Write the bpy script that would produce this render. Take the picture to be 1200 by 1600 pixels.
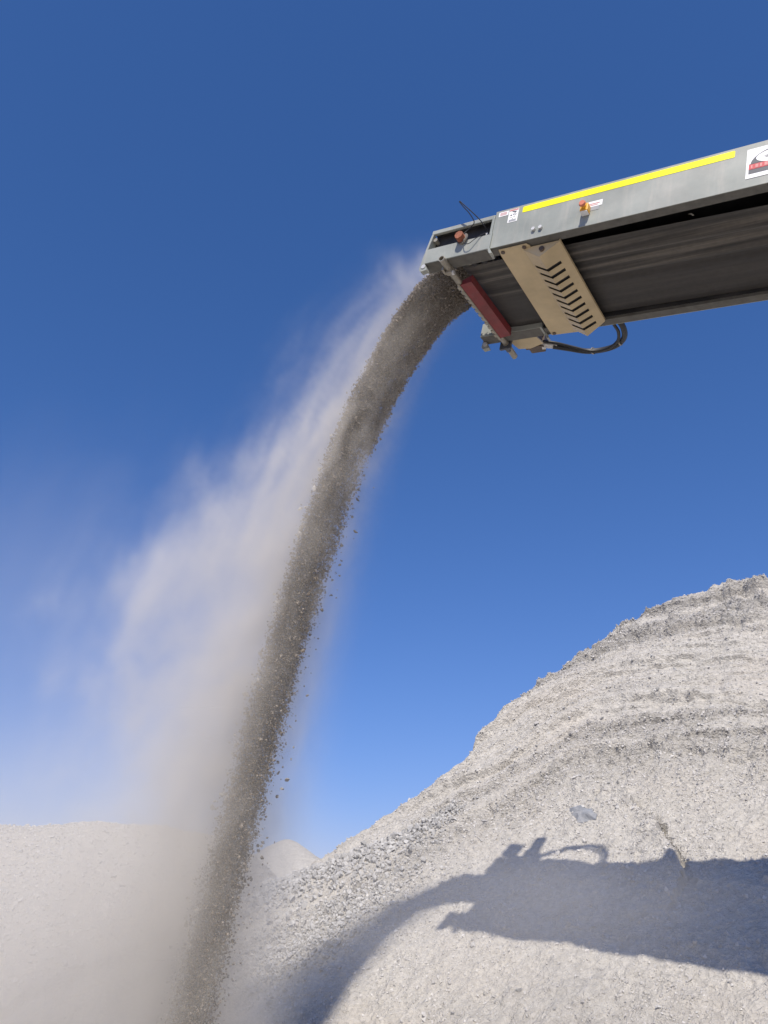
import bpy, bmesh, math, random
import numpy as np
from mathutils import Matrix, Vector

for o in list(bpy.data.objects):
    bpy.data.objects.remove(o)
S = bpy.context.scene
COL = S.collection
CH = 1.7                                   # eye height above the ground

# ------------------------------------------------------------------ camera
cam = bpy.data.cameras.new('camera')
cam.sensor_fit = 'VERTICAL'
cam.sensor_height = 24.0
cam.lens = 24.0 * 1210 / 1600
cam.clip_start = 0.05
cam.clip_end = 6000
camo = bpy.data.objects.new('camera', cam)
COL.objects.link(camo)
camo.location = (0, 0, CH)
camo.rotation_euler = (math.radians(90 + 27.8), 0, 0)
S.camera = camo

# ------------------------------------------------------------------ sky, sun, exposure
SUN = Vector((-0.0365, -0.6616, 0.7489)).normalized()
elev = math.asin(SUN.z)
az = math.atan2(SUN.x, SUN.y)
W = bpy.data.worlds.new('World')
S.world = W
W.use_nodes = True
nt = W.node_tree
sky = nt.nodes.new('ShaderNodeTexSky')
sky.sky_type = 'NISHITA'
sky.sun_disc = False
sky.sun_elevation = elev
sky.sun_rotation = az
sky.altitude = 1500
sky.air_density = 1.6
sky.dust_density = 0.0
sky.ozone_density = 6.0
# the camera's rendering of that sky: one tone curve per channel over the whole dome
sep = nt.nodes.new('ShaderNodeSeparateColor'); cmb = nt.nodes.new('ShaderNodeCombineColor')
nt.links.new(sky.outputs[0], sep.inputs[0])
for ch, (kk, gg) in enumerate(((0.52, 1.10), (0.775, 0.90), (1.235, 0.90))):
    pw = nt.nodes.new('ShaderNodeMath'); pw.operation = 'POWER'; pw.inputs[1].default_value = gg
    mu = nt.nodes.new('ShaderNodeMath'); mu.operation = 'MULTIPLY'; mu.inputs[1].default_value = kk
    nt.links.new(sep.outputs[ch], pw.inputs[0]); nt.links.new(pw.outputs[0], mu.inputs[0]); nt.links.new(mu.outputs[0], cmb.inputs[ch])
bg = nt.nodes['Background']
bg.inputs['Strength'].default_value = 0.10
nt.links.new(cmb.outputs[0], bg.inputs['Color'])
sun = bpy.data.lights.new('sun', 'SUN')
sun.energy = 4.9
sun.angle = math.radians(0.53)
sun.color = (1.0, 0.925, 0.82)
suno = bpy.data.objects.new('sun', sun)
COL.objects.link(suno)
suno.rotation_euler = SUN.to_track_quat('Z', 'Y').to_euler()
S.view_settings.view_transform = 'Standard'
S.view_settings.look = 'None'
S.view_settings.exposure = 0.15
S.view_settings.gamma = 1.0
S.view_settings.use_curve_mapping = False
S.render.engine = 'CYCLES'
S.cycles.use_denoising = True
S.cycles.max_bounces = 8
S.cycles.diffuse_bounces = 3
S.cycles.volume_bounces = 3
S.cycles.transparent_max_bounces = 96
S.cycles.volume_step_rate = 3.2
S.cycles.volume_max_steps = 72

rng = np.random.default_rng(11)
random.seed(11)

# ------------------------------------------------------------------ helpers
def new_mat(name):
    m = bpy.data.materials.new(name)
    m.use_nodes = True
    t = m.node_tree
    return m, t, t.nodes['Principled BSDF']

def nod(t, kind, **kw):
    n = t.nodes.new(kind)
    for k, v in kw.items():
        if k.startswith('i_'):
            n.inputs[k[2:].replace('_', ' ')].default_value = v
        else:
            setattr(n, k, v)
    return n

def ramp(t, src, stops):
    r = t.nodes.new('ShaderNodeValToRGB')
    el = r.color_ramp.elements
    while len(el) < len(stops):
        el.new(0.5)
    for e, (p, c) in zip(el, stops):
        e.position = p
        e.color = (*c, 1) if len(c) == 3 else c
    t.links.new(src, r.inputs[0])
    return r

def mixc(t, fac, a, b, mode='MIX'):
    m = t.nodes.new('ShaderNodeMix')
    m.data_type = 'RGBA'
    m.blend_type = mode
    for sock, v in ((m.inputs[0], fac), (m.inputs[6], a), (m.inputs[7], b)):
        if isinstance(v, (int, float)):
            sock.default_value = v
        elif isinstance(v, tuple):
            sock.default_value = (*v, 1)
        else:
            t.links.new(v, sock)
    return m.outputs[2]

def simple_mat(name, col, rough=0.5, metal=0.0, var=0.15, scale=14, bump=0.0, dust=0.0, dustcol=(0.42, 0.39, 0.35)):
    m, t, p = new_mat(name)
    tc = nod(t, 'ShaderNodeTexCoord')
    n1 = nod(t, 'ShaderNodeTexNoise', i_Scale=scale, i_Detail=6.0, i_Roughness=0.62)
    t.links.new(tc.outputs['Object'], n1.inputs['Vector'])
    lo = tuple(c * (1 - var) for c in col)
    hi = tuple(min(1, c * (1 + var)) for c in col)
    c = ramp(t, n1.outputs[0], [(0.3, lo), (0.7, hi)]).outputs[0]
    if dust:
        n2 = nod(t, 'ShaderNodeTexNoise', i_Scale=scale * 0.35, i_Detail=7.0, i_Roughness=0.7)
        t.links.new(tc.outputs['Object'], n2.inputs['Vector'])
        f = ramp(t, n2.outputs[0], [(0.42, (0, 0, 0)), (0.72, (dust, dust, dust))]).outputs[0]
        c = mixc(t, f, c, dustcol)
    t.links.new(c, p.inputs['Base Color'])
    p.inputs['Roughness'].default_value = rough
    p.inputs['Metallic'].default_value = metal
    if bump:
        b = nod(t, 'ShaderNodeBump', i_Strength=bump, i_Distance=0.01)
        t.links.new(n1.outputs[0], b.inputs['Height'])
        t.links.new(b.outputs[0], p.inputs['Normal'])
    return m

def wear(m, chips, streak, chipcol=(0.16, 0.085, 0.05), strcol=(0.50, 0.46, 0.40)):
    '''chips of bare rusty metal and streaks of washed-down dust on a painted material'''
    t = m.node_tree; p = t.nodes['Principled BSDF']
    src = p.inputs['Base Color'].links[0].from_socket
    tc = nod(t, 'ShaderNodeTexCoord')
    mp = nod(t, 'ShaderNodeMapping'); mp.inputs['Scale'].default_value = (9.0, 9.0, 0.9)
    t.links.new(tc.outputs['Object'], mp.inputs['Vector'])
    a = nod(t, 'ShaderNodeTexNoise', i_Scale=1.6, i_Detail=6.0, i_Roughness=0.7); t.links.new(mp.outputs[0], a.inputs['Vector'])
    f = ramp(t, a.outputs[0], [(0.50, (0, 0, 0)), (0.72, (streak, streak, streak))]).outputs[0]
    c = mixc(t, f, src, strcol)
    b = nod(t, 'ShaderNodeTexNoise', i_Scale=17.0, i_Detail=8.0, i_Roughness=0.75); t.links.new(tc.outputs['Object'], b.inputs['Vector'])
    f = ramp(t, b.outputs[0], [(0.655, (0, 0, 0)), (0.70, (chips, chips, chips))]).outputs[0]
    c = mixc(t, f, c, chipcol)
    d = nod(t, 'ShaderNodeTexNoise', i_Scale=2.3, i_Detail=5.0, i_Roughness=0.6); t.links.new(tc.outputs['Object'], d.inputs['Vector'])
    f = ramp(t, d.outputs[0], [(0.35, (0.84, 0.84, 0.84)), (0.65, (1.06, 1.06, 1.06))]).outputs[0]
    c = mixc(t, 1.0, c, f, 'MULTIPLY')
    t.links.new(c, p.inputs['Base Color'])
    return m

def tag(o, label=None, cat=None, group=None, kind=None):
    if label: o['label'] = label
    if cat: o['category'] = cat
    if group: o['group'] = group
    if kind: o['kind'] = kind
    return o

def mesh_np(name, co, faces, mats, smooth=False):
    me = bpy.data.meshes.new(name)
    co = np.ascontiguousarray(co, np.float32)
    faces = np.ascontiguousarray(faces, np.int32)
    k = faces.shape[1]
    me.vertices.add(len(co))
    me.vertices.foreach_set('co', co.ravel())
    me.loops.add(faces.size)
    me.loops.foreach_set('vertex_index', faces.ravel())
    me.polygons.add(len(faces))
    me.polygons.foreach_set('loop_start', np.arange(0, faces.size, k, dtype=np.int32))
    me.polygons.foreach_set('loop_total', np.full(len(faces), k, np.int32))
    me.polygons.foreach_set('use_smooth', np.full(len(faces), bool(smooth)))
    for m in (mats if isinstance(mats, (list, tuple)) else [mats]):
        me.materials.append(m)
    me.update(calc_edges=True)
    return me

def link(name, me, parent=None):
    o = bpy.data.objects.new(name, me)
    COL.objects.link(o)
    if parent is not None:
        o.parent = parent
    return o

def _hash(ix, iy, seed):
    h = (ix.astype(np.int64) * 374761393 + iy.astype(np.int64) * 668265263 + seed * 974634599) & 0xFFFFFFFF
    h = ((h ^ (h >> 13)) * 1274126177) & 0xFFFFFFFF
    h = (h ^ (h >> 16)) & 0xFFFFFFFF
    return h / 4294967295.0

def vn(x, y, seed=0):
    x = np.asarray(x, float); y = np.asarray(y, float)
    ix = np.floor(x); iy = np.floor(y)
    fx = x - ix; fy = y - iy
    fx = fx * fx * fx * (fx * (fx * 6 - 15) + 10); fy = fy * fy * fy * (fy * (fy * 6 - 15) + 10)
    a = _hash(ix, iy, seed); b = _hash(ix + 1, iy, seed)
    c = _hash(ix, iy + 1, seed); d = _hash(ix + 1, iy + 1, seed)
    return (a + (b - a) * fx) * (1 - fy) + (c + (d - c) * fx) * fy - 0.5

def fbm(x, y, seed=0, oct=4, gain=0.5):
    s = 0; a = 1.0
    for k in range(oct):
        s = s + a * vn(x * 2 ** k + 17.3 * k, y * 2 ** k - 9.1 * k, seed + k)
        a *= gain
    return s

def sstep(x, a, b):
    t = np.clip((x - a) / (b - a), 0, 1)
    return t * t * (3 - 2 * t)

# base stone shapes: angular crushed rock, convex hulls of ten points (16 triangles each)
def stone_variant(seed):
    r = np.random.default_rng(seed)
    pts = []
    while len(pts) < 10:
        p = r.normal(size=3); p /= np.linalg.norm(p)
        if all(np.linalg.norm(p - q) > 0.55 for q in pts):
            pts.append(p)
    pts = np.array(pts) * r.uniform(0.62, 1.25, 3)
    bm = bmesh.new()
    for p in pts: bm.verts.new(p)
    bmesh.ops.convex_hull(bm, input=bm.verts)
    bmesh.ops.recalc_face_normals(bm, faces=bm.faces)
    bm.verts.ensure_lookup_table(); bm.verts.index_update()
    v = np.array([x.co[:] for x in bm.verts]); f = np.array([[x.index for x in q.verts] for q in bm.faces])
    bm.free()
    return v, f
STONES, STONE_F = [], []
_sd = 100
while len(STONES) < 14:
    v_, f_ = stone_variant(_sd); _sd += 1
    if v_.shape == (10, 3) and f_.shape == (16, 3):
        STONES.append(v_); STONE_F.append(f_)
OCT_V = np.array([(1, 0, 0), (-1, 0, 0), (0, 1, 0), (0, -1, 0), (0, 0, 1), (0, 0, -1)], float)
OCT_F = np.array([(0, 2, 4), (2, 1, 4), (1, 3, 4), (3, 0, 4), (2, 0, 5), (1, 2, 5), (3, 1, 5), (0, 3, 5)])
_r = np.random.default_rng(77)
GRIT = [(OCT_V * _r.uniform(0.7, 1.25, (6, 1)) + _r.normal(size=(6, 3)) * 0.12) * _r.uniform(0.75, 1.25, 3) for _ in range(16)]

def rand_rot(r, n):
    q = r.normal(size=(n, 4)); q /= np.linalg.norm(q, axis=1)[:, None]
    w, x, y, z = q.T
    return np.stack([np.stack([1 - 2 * (y * y + z * z), 2 * (x * y - z * w), 2 * (x * z + y * w)], -1),
                     np.stack([2 * (x * y + z * w), 1 - 2 * (x * x + z * z), 2 * (y * z - x * w)], -1),
                     np.stack([2 * (x * z - y * w), 2 * (y * z + x * w), 1 - 2 * (x * x + y * y)], -1)], 1)

def stones_mesh(name, pos, rad, mat, seed=0, grit=False):
    r = np.random.default_rng(seed)
    SH, FA = (GRIT, [OCT_F] * len(GRIT)) if grit else (STONES, STONE_F)
    n = len(pos)
    R = rand_rot(r, n)
    pick = r.integers(0, len(SH), n)
    base = np.stack(SH)[pick]
    v = np.einsum('nij,nkj->nki', R, base) * np.asarray(rad)[:, None, None] + np.asarray(pos)[:, None, :]
    f = np.stack(FA)[pick] + (np.arange(n) * base.shape[1])[:, None, None]
    return mesh_np(name, v.reshape(-1, 3), f.reshape(-1, 3), mat)

# ------------------------------------------------------------------ materials: rock
def gravel_mat(name, base, dark, light, pink, band=0.0, bumpd=0.02):
    m, t, p = new_mat(name)
    tc = nod(t, 'ShaderNodeTexCoord')
    P = tc.outputs['Object']
    big = nod(t, 'ShaderNodeTexNoise', i_Scale=0.55, i_Detail=5.0, i_Roughness=0.6)
    med = nod(t, 'ShaderNodeTexNoise', i_Scale=7.0, i_Detail=8.0, i_Roughness=0.72)
    fine = nod(t, 'ShaderNodeTexNoise', i_Scale=46.0, i_Detail=5.0, i_Roughness=0.7)
    vor = nod(t, 'ShaderNodeTexVoronoi', i_Scale=26.0)
    vor2 = nod(t, 'ShaderNodeTexVoronoi', i_Scale=60.0)
    for n in (big, med, fine, vor, vor2):
        t.links.new(P, n.inputs['Vector'])
    c = ramp(t, med.outputs[0], [(0.28, dark), (0.5, base), (0.74, light)]).outputs[0]
    pk = ramp(t, big.outputs[0], [(0.48, (0, 0, 0)), (0.68, (0.6, 0.6, 0.6))]).outputs[0]
    c = mixc(t, pk, c, pink)
    sp = ramp(t, vor.outputs['Color'], [(0.2, (0.86, 0.86, 0.86)), (0.8, (1.1, 1.1, 1.1))]).outputs[0]
    c = mixc(t, 0.8, c, sp, 'MULTIPLY')
    if band:                                                # grey coarse layers between the pale fine ones
        la = nod(t, 'ShaderNodeAttribute', attribute_name='coarse_layer')
        bf = nod(t, 'ShaderNodeMath', operation='MULTIPLY'); bf.inputs[1].default_value = band
        t.links.new(la.outputs['Fac'], bf.inputs[0])
        c = mixc(t, bf.outputs[0], c, tuple(q * 0.82 for q in dark))
    t.links.new(c, p.inputs['Base Color'])
    p.inputs['Roughness'].default_value = 0.95
    p.inputs['Specular IOR Level'].default_value = 0.15
    a = nod(t, 'ShaderNodeMath', operation='MULTIPLY_ADD')
    a.inputs[1].default_value = 0.8
    t.links.new(vor.outputs['Distance'], a.inputs[0]); t.links.new(fine.outputs[0], a.inputs[2])
    a2 = nod(t, 'ShaderNodeMath', operation='MULTIPLY_ADD')
    a2.inputs[1].default_value = 0.5
    t.links.new(vor2.outputs['Distance'], a2.inputs[0]); t.links.new(a.outputs[0], a2.inputs[2])
    b = nod(t, 'ShaderNodeBump', i_Strength=1.0, i_Distance=bumpd)
    t.links.new(a2.outputs[0], b.inputs['Height'])
    t.links.new(b.outputs[0], p.inputs['Normal'])
    return m

def stone_mat(name, dark, mid, light):
    m, t, p = new_mat(name)
    g = nod(t, 'ShaderNodeNewGeometry')
    oi = nod(t, 'ShaderNodeObjectInfo')
    ad = nod(t, 'ShaderNodeMath', operation='ADD')
    t.links.new(g.outputs['Random Per Island'], ad.inputs[0]); t.links.new(oi.outputs['Random'], ad.inputs[1])
    fr = nod(t, 'ShaderNodeMath', operation='FRACT')
    t.links.new(ad.outputs[0], fr.inputs[0])
    c = ramp(t, fr.outputs[0], [(0.0, dark), (0.5, mid), (1.0, light)]).outputs[0]
    tc = nod(t, 'ShaderNodeTexCoord')
    n = nod(t, 'ShaderNodeTexNoise', i_Scale=60.0, i_Detail=4.0)
    t.links.new(tc.outputs['Object'], n.inputs['Vector'])
    c2 = ramp(t, n.outputs[0], [(0.3, (0.8, 0.8, 0.8)), (0.7, (1.1, 1.1, 1.1))]).outputs[0]
    c = mixc(t, 1.0, c, c2, 'MULTIPLY')
    t.links.new(c, p.inputs['Base Color'])
    p.inputs['Roughness'].default_value = 0.9
    p.inputs['Specular IOR Level'].default_value = 0.2
    return m

M_PILE = gravel_mat('gravel', (0.487, 0.462, 0.418), (0.377, 0.359, 0.33), (0.562, 0.537, 0.49), (0.50, 0.462, 0.408), band=0.62)
M_PILE2 = gravel_mat('gravel_tan', (0.44, 0.416, 0.378), (0.35, 0.332, 0.303), (0.50, 0.475, 0.435), (0.465, 0.427, 0.373))
M_STONE = stone_mat('loose_stone', (0.39, 0.375, 0.36), (0.50, 0.478, 0.45), (0.60, 0.58, 0.55))
M_COARSE = stone_mat('coarse_stone', (0.31, 0.305, 0.295), (0.41, 0.40, 0.385), (0.51, 0.50, 0.48))
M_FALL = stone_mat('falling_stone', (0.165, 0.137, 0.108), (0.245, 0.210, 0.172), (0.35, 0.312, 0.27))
M_FALLP = stone_mat('lit_tone_stone', (0.50, 0.48, 0.45), (0.58, 0.56, 0.53), (0.68, 0.66, 0.63))  # same rock, paled in its colour for the sunlit edge

# ------------------------------------------------------------------ the ground
gm = gravel_mat('ground', (0.42, 0.38, 0.33), (0.34, 0.31, 0.27), (0.47, 0.43, 0.375), (0.44, 0.385, 0.325))
n = 81
gx = np.linspace(-1, 1, n); gx = np.sign(gx) * np.abs(gx) ** 4 * 2500
X, Y = np.meshgrid(gx, gx)
Z = 0.10 * fbm(X * 0.3, Y * 0.3, 5, 3) * (np.hypot(X, Y) < 60) - 0.02
idx = np.arange(n * n).reshape(n, n)
F = np.stack([idx[:-1, :-1], idx[:-1, 1:], idx[1:, 1:], idx[1:, :-1]], -1).reshape(-1, 4)
tag(link('ground', mesh_np('ground', np.stack([X, Y, Z], -1).reshape(-1, 3), F, gm, True)), kind='structure')

# ------------------------------------------------------------------ the main stockpile
QP = np.array([2.0138, 9.1570, 0.0473 + CH])
GD = np.array([0.5115, 0.8593]); UD = np.array([0.8593, -0.5115])
TANM = math.tan(0.654015)
NRM = np.array([-0.31117, -0.52278, 0.79365])
RIDGE = [(-9.0, -2.6), (-7.0, -1.1), (-5.41, 0.02), (-4.84, 0.38), (-4.53, 0.57), (-4.27, 0.77), (-3.98, 0.97), (-3.63, 1.43), (-3.4, 1.77),
         (-3.17, 2.17), (-2.88, 2.7), (-2.62, 3.06), (-2.52, 3.49), (-2.42, 3.95), (-2.26, 4.41), (-1.88, 5.2), (-1.5, 5.69),
         (-1.17, 6.52), (-0.76, 7.26), (-0.26, 7.53), (0.38, 7.92), (0.97, 7.98), (1.42, 8.29), (2.18, 8.15), (3.2, 8.4), (5, 8.2), (8, 7.6)]
RU = np.linspace(-9, 8, 600)
RV = np.interp(RU, [q[0] for q in RIDGE], [q[1] for q in RIDGE])
ker = np.exp(-np.linspace(-2, 2, 9) ** 2); ker /= ker.sum()
RV = np.convolve(np.pad(RV, 4, 'edge'), ker, 'valid')
CREV_V = [-0.6, 0.07, 0.47, 0.69, 1.13, 1.54, 1.8, 2.3]
CREV_U = [1.02, 1.05, 1.02, 0.95, 0.73, 0.33, 0.08, -0.45]

def layers(u, v):
    """layer coordinate (flat on the right, dipping with the left flank), how layered the face is, and how coarse the layer is"""
    hgt = TANM * v
    strat = hgt - 0.62 * np.minimum(u + 0.5 + 0.3 * vn(v * 0.7, u * 0.4, 13), 0) + 0.22 * fbm(u * 0.45, v * 0.3, 3, 3)
    up = sstep(strat + 0.4 * fbm(u * 0.7, v * 0.2, 14, 2), 1.0, 2.3)
    lay = 1.2 * vn(strat * 1.25, u * 0.10, 71) + 1.1 * vn(strat * 3.1, u * 0.20, 72) + 0.8 * vn(strat * 7.5, u * 0.4, 73) + 0.25 * fbm(u * 1.5, v * 1.5, 74, 3)
    return strat, up, sstep(lay, -0.18, 0.42)

def pile_surface(u, v):
    """world position of the stockpile surface at strike/uphill coordinates u, v"""
    vr = np.interp(u, RU, RV) + 0.10 * vn(u * 2.3, 3.1, 40) + 0.10 * vn(u * 6.0, 7.7, 41) + 0.05 * vn(u * 15, 2.2, 42)
    over = v - vr
    w = 0.10
    soft = 0.5 * (over + np.sqrt(over * over + w * w))              # soft max(0, over)
    z = QP[2] + TANM * v - (TANM + 0.55) * soft + 0.5 * w * 0.6
    hgt = TANM * v                                                 # height on the face
    # broad lobes, gullies running down the slope, ledges of the layered upper face
    calm = 0.30 + 0.70 * sstep(hgt, 0.9, 2.2)                       # the lower face is an even talus
    d = 0.16 * fbm(u * 0.55, v * 0.42, 1, 3) * calm
    d += 0.08 * fbm(u * 1.9 + 0.6 * vn(v * 0.8, u, 9), v * 0.5, 2, 3) * (0.35 + 0.65 * calm)
    strat, up, lay = layers(u, v)
    for per, amp, sd in ((0.95, 0.14, 4), (0.42, 0.09, 5), (0.17, 0.045, 15)):
        ph = strat / per + 0.35 * fbm(u * 0.30 / per, v * 0.2, sd, 3) + 0.08 * fbm(u * 4.0, v * 9.0, sd + 30, 3, 0.6)
        fr = ph - np.floor(ph)
        brk = sstep(fbm(u * 0.4 / per + 3.0, np.floor(ph) * 1.7, sd + 60, 3), -0.35, 0.20)
        d += up * calm * amp * brk * ((1 - fr) ** 1.5 * sstep(fr, 0.0, 0.09) - 0.3)     # ledges that stand proud and crumble below
    rg = up * (0.25 + 1.1 * lay) + (1 - up) * 0.45                  # coarse layers are rough, fine ones smooth
    # slumped lump: a raised crust that breaks off along a crack on its right-hand side
    cu = np.interp(v, CREV_V, CREV_U)
    cu = cu + 0.14 * vn(v * 3.0, 1.7, 21) + 0.12 * vn(v * 8.0, 4.4, 22) + 0.06 * vn(v * 22.0, 4.4, 24)
    lump = (u < cu) * np.exp(-np.clip(cu - u, 0, 9) / 0.55) * sstep(v, -0.2, 0.5) * (1 - sstep(v, 1.6, 2.4))
    d += 0.16 * lump
    d -= (0.07 + 0.16 * np.clip(vn(v * 5.0, u * 2.0, 23) + 0.35, 0, 1)) * np.exp(-((u - cu - 0.03) / 0.04) ** 2) * sstep(v, 0.45, 0.8) * (1 - sstep(v, 1.3, 1.8))
    rough = sstep(u, 0.6, 1.5) * sstep(v, 5.6, 6.6)                 # blocky rubble left along the top right
    d += rough * 0.30 * np.abs(fbm(u * 2.6, v * 2.6, 35, 3, 0.55))
    low = (1 - up) * 0.7 + 0.3
    d += 0.050 * fbm(u * 3.2, v * 3.2, 7, 4, 0.55) * (0.5 + 0.6 * rg) + 0.026 * fbm(u * 14, v * 14, 8, 3, 0.6) * (0.15 + 1.1 * rg)
    crumb = np.maximum(fbm(u * 8, v * 8, 31, 3, 0.6) - 0.12, 0)
    d += 0.12 * crumb * rg
    d += 0.010 * vn(u * 38, v * 38, 12)
    P = np.stack([QP[0] + u * UD[0] + v * GD[0], QP[1] + u * UD[1] + v * GD[1], z], -1)
    return P + d[..., None] * NRM

us = np.arange(-8.2, 5.4, 0.028); vs = np.arange(-3.4, 10.6, 0.028)
Ug, Vg = np.meshgrid(us, vs)
PP = pile_surface(Ug, Vg)
nu, nv = len(us), len(vs)
idx = np.arange(nu * nv).reshape(nv, nu)
F = np.stack([idx[:-1, :-1], idx[:-1, 1:], idx[1:, 1:], idx[1:, :-1]], -1).reshape(-1, 4)
zq = PP[..., 2].ravel()
F = F[(zq[F] > -0.4).any(1)]
pile_me = mesh_np('gravel_pile', PP.reshape(-1, 3), F, M_PILE, False)
_st, _up, _ly = layers(Ug, Vg)
at = pile_me.attributes.new('coarse_layer', 'FLOAT', 'POINT')
at.data.foreach_set('value', (_up * _ly).ravel().astype(np.float32))
pile = tag(link('gravel_pile', pile_me),
           'tall pale grey gravel stockpile with layered face carrying the conveyor shadow', 'gravel pile')

# loose gravel lying on it (too fine to pick apart): one mass
def scatter(nn, ulo, uhi, vlo, vhi, seed, dens=None):
    r = np.random.default_rng(seed)
    u = r.uniform(ulo, uhi, nn); v = r.uniform(vlo, vhi, nn)
    if dens is not None:
        k = r.uniform(0, 1, nn) < dens(u, v); u, v = u[k], v[k]
    return u, v
def dens_all(u, v):
    vr = np.interp(u, RU, RV)
    inside = v < vr + 0.25
    clump = sstep(fbm(u * 1.1, v * 1.1, 51, 3), -0.15, 0.40)
    st, up, lay = layers(u, v)
    return inside * np.clip(0.10 + 0.5 * clump * (1 - up) + up * (0.08 + 0.85 * lay), 0, 1)
u1, v1 = scatter(240000, -6.0, 3.2, -1.8, 8.7, 3, dens_all)
r1 = np.clip(np.random.default_rng(4).lognormal(math.log(0.0088), 0.45, len(u1)), 0.004, 0.03)
p1 = pile_surface(u1, v1) + NRM * (r1 * 0.15)[:, None]
gr = link('loose_gravel', stones_mesh('loose_gravel', p1, r1, M_STONE, 5, grit=True), pile)
gr['kind'] = 'stuff'

# the coarse stones that rolled to the flank of the pile: pieces that can be picked apart
def coarse_axis(t):      # a band running down the left flank
    return np.interp(t, [0, .35, .6, 1], [-4.45, -3.35, -2.95, -3.9]), np.interp(t, [0, .35, .6, 1], [0.55, 0.55, 0.75, -1.0])
rc = np.random.default_rng(8)
cu_, cv_, cr_ = [], [], []
for k in range(8000):
    if rc.random() < 0.42:                                  # upper band below the ridge
        t = rc.random(); u = -4.5 + 2.4 * t ** 1.2 + rc.normal() * 0.06; v = 0.52 + 1.35 * t ** 1.5 - rc.exponential() * (0.13 + 0.16 * t)
        v = min(v, np.interp(u, RU, RV) + 0.02)
        s = 0.024
    else:                                                   # lower band sweeping down to the left
        t = rc.random(); u = -2.45 - 1.7 * t ** 0.9 + rc.normal() * 0.26; v = 0.40 - 1.85 * t + rc.normal() * 0.24
        s = 0.0145
    cu_.append(u); cv_.append(v); cr_.append(min(0.046, s * math.exp(rc.normal() * 0.42)) * (1 - 0.5 * max(0, t - 0.6)))
cu_, cv_, cr_ = map(np.array, (cu_, cv_, cr_))
# and scattered larger ones over the whole face
ue, ve = scatter(900, -5.5, 3.4, -1.6, 8.4, 19, lambda u, v: (v < np.interp(u, RU, RV) + 0.05) * 1.0)
re_ = np.clip(np.random.default_rng(20).lognormal(math.log(0.021), 0.35, len(ue)), 0.014, 0.065)
band_ = np.concatenate([np.ones(len(cu_), bool), np.zeros(len(ue), bool)])
cu_ = np.concatenate([cu_, ue]); cv_ = np.concatenate([cv_, ve]); cr_ = np.concatenate([cr_, re_])
order = np.argsort(-cr_)
cu_, cv_, cr_, band_ = cu_[order], cv_[order], cr_[order], band_[order]
cp = pile_surface(cu_, cv_) + NRM * (cr_ * np.where(band_, 0.10 + 0.65 * rc.random(len(cr_)), 0.15))[:, None]
sm = []
for k, v in enumerate(STONES):
    sm.append((mesh_np('stone', v, STONE_F[k], M_STONE), mesh_np('stone', v, STONE_F[k], M_COARSE)))
for k in range(280):
    o = link('stone', sm[k % len(sm)][int(band_[k])], pile)
    o.location = cp[k]
    o.scale = [cr_[k] * rc.uniform(0.85, 1.15) for _ in range(3)]
    o.rotation_euler = [rc.uniform(0, 6.28) for _ in range(3)]
cg = link('coarse_gravel', stones_mesh('coarse_gravel', cp[280:], cr_[280:], M_COARSE, 9), pile)
cg['kind'] = 'stuff'

# ------------------------------------------------------------------ the piles behind
def back_pile(name, label, x0, x1, y0, y1, step, fn, mat, cat='gravel pile'):
    xs = np.arange(x0, x1, step); ys = np.arange(y0, y1, step)
    X, Y = np.meshgrid(xs, ys)
    Z = fn(X, Y)
    nx, ny = len(xs), len(ys)
    idx = np.arange(nx * ny).reshape(ny, nx)
    F = np.stack([idx[:-1, :-1], idx[:-1, 1:], idx[1:, 1:], idx[1:, :-1]], -1).reshape(-1, 4)
    zq = Z.ravel()
    F = F[(zq[F] > -0.3).any(1)]
    return tag(link(name, mesh_np(name, np.stack([X, Y, Z], -1).reshape(-1, 3), F, mat, True)), label, cat)

def left_fn(X, Y):
    crest = np.interp(X, [-22, -14, -7.9, -4.4, -3.4, -2.6, -1.0, 1.5], [3.2, 3.5, 3.46, 3.44, 3.2, 2.8, 1.6, -0.6])
    crest = crest + 0.10 * fbm(X * 0.7, X * 0 + 2.0, 61, 4)
    yc = 17.0 + 0.35 * fbm(X * 0.4, Y * 0.1, 62, 2)
    d = np.abs(Y - yc)
    z = crest - 0.70 * (np.sqrt(d * d + 0.35 ** 2) - 0.35)
    gul = 0.22 * fbm(X * 1.1 + 0.5 * vn(Y, X, 64), Y * 0.35, 63, 4) + 0.06 * fbm(X * 4, Y * 4, 65, 4) + 0.02 * vn(X * 18, Y * 18, 66)
    return z + gul * sstep(d, 0.0, 0.8)
lp = back_pile('gravel_pile', 'long flat-topped cream gravel pile behind the dust at the left edge', -20, 2, 10.5, 24, 0.07, left_fn, M_PILE2)
r = np.random.default_rng(70)
xl = r.uniform(-9.5, -1.0, 16000); yl = r.uniform(11.2, 17.2, 16000)
rl = np.clip(r.lognormal(math.log(0.018), 0.4, 16000), 0.008, 0.06)
pl = np.stack([xl, yl, left_fn(xl, yl) + rl * 0.2], -1)
pl = pl[pl[:, 2] > 0.0]; rl = rl[:len(pl)]
lg = link('loose_gravel', stones_mesh('loose_gravel', pl, rl, M_STONE, 71), lp); lg['kind'] = 'stuff'

def cone_fn(X, Y):
    d = np.hypot(X + 3.0, Y - 26.0)
    z = 3.92 - 0.60 * (np.sqrt(d * d + 0.25 ** 2) - 0.25)
    return z + 0.12 * fbm(X * 1.0, Y * 1.0, 80, 4) * sstep(d, 0, 1) + 0.05 * fbm(X * 4, Y * 4, 81, 3)
back_pile('gravel_pile', 'small distant conical gravel heap peeking over the left flank of the main stockpile', -10.5, 4.5, 19, 33, 0.1, cone_fn, M_PILE)

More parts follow.
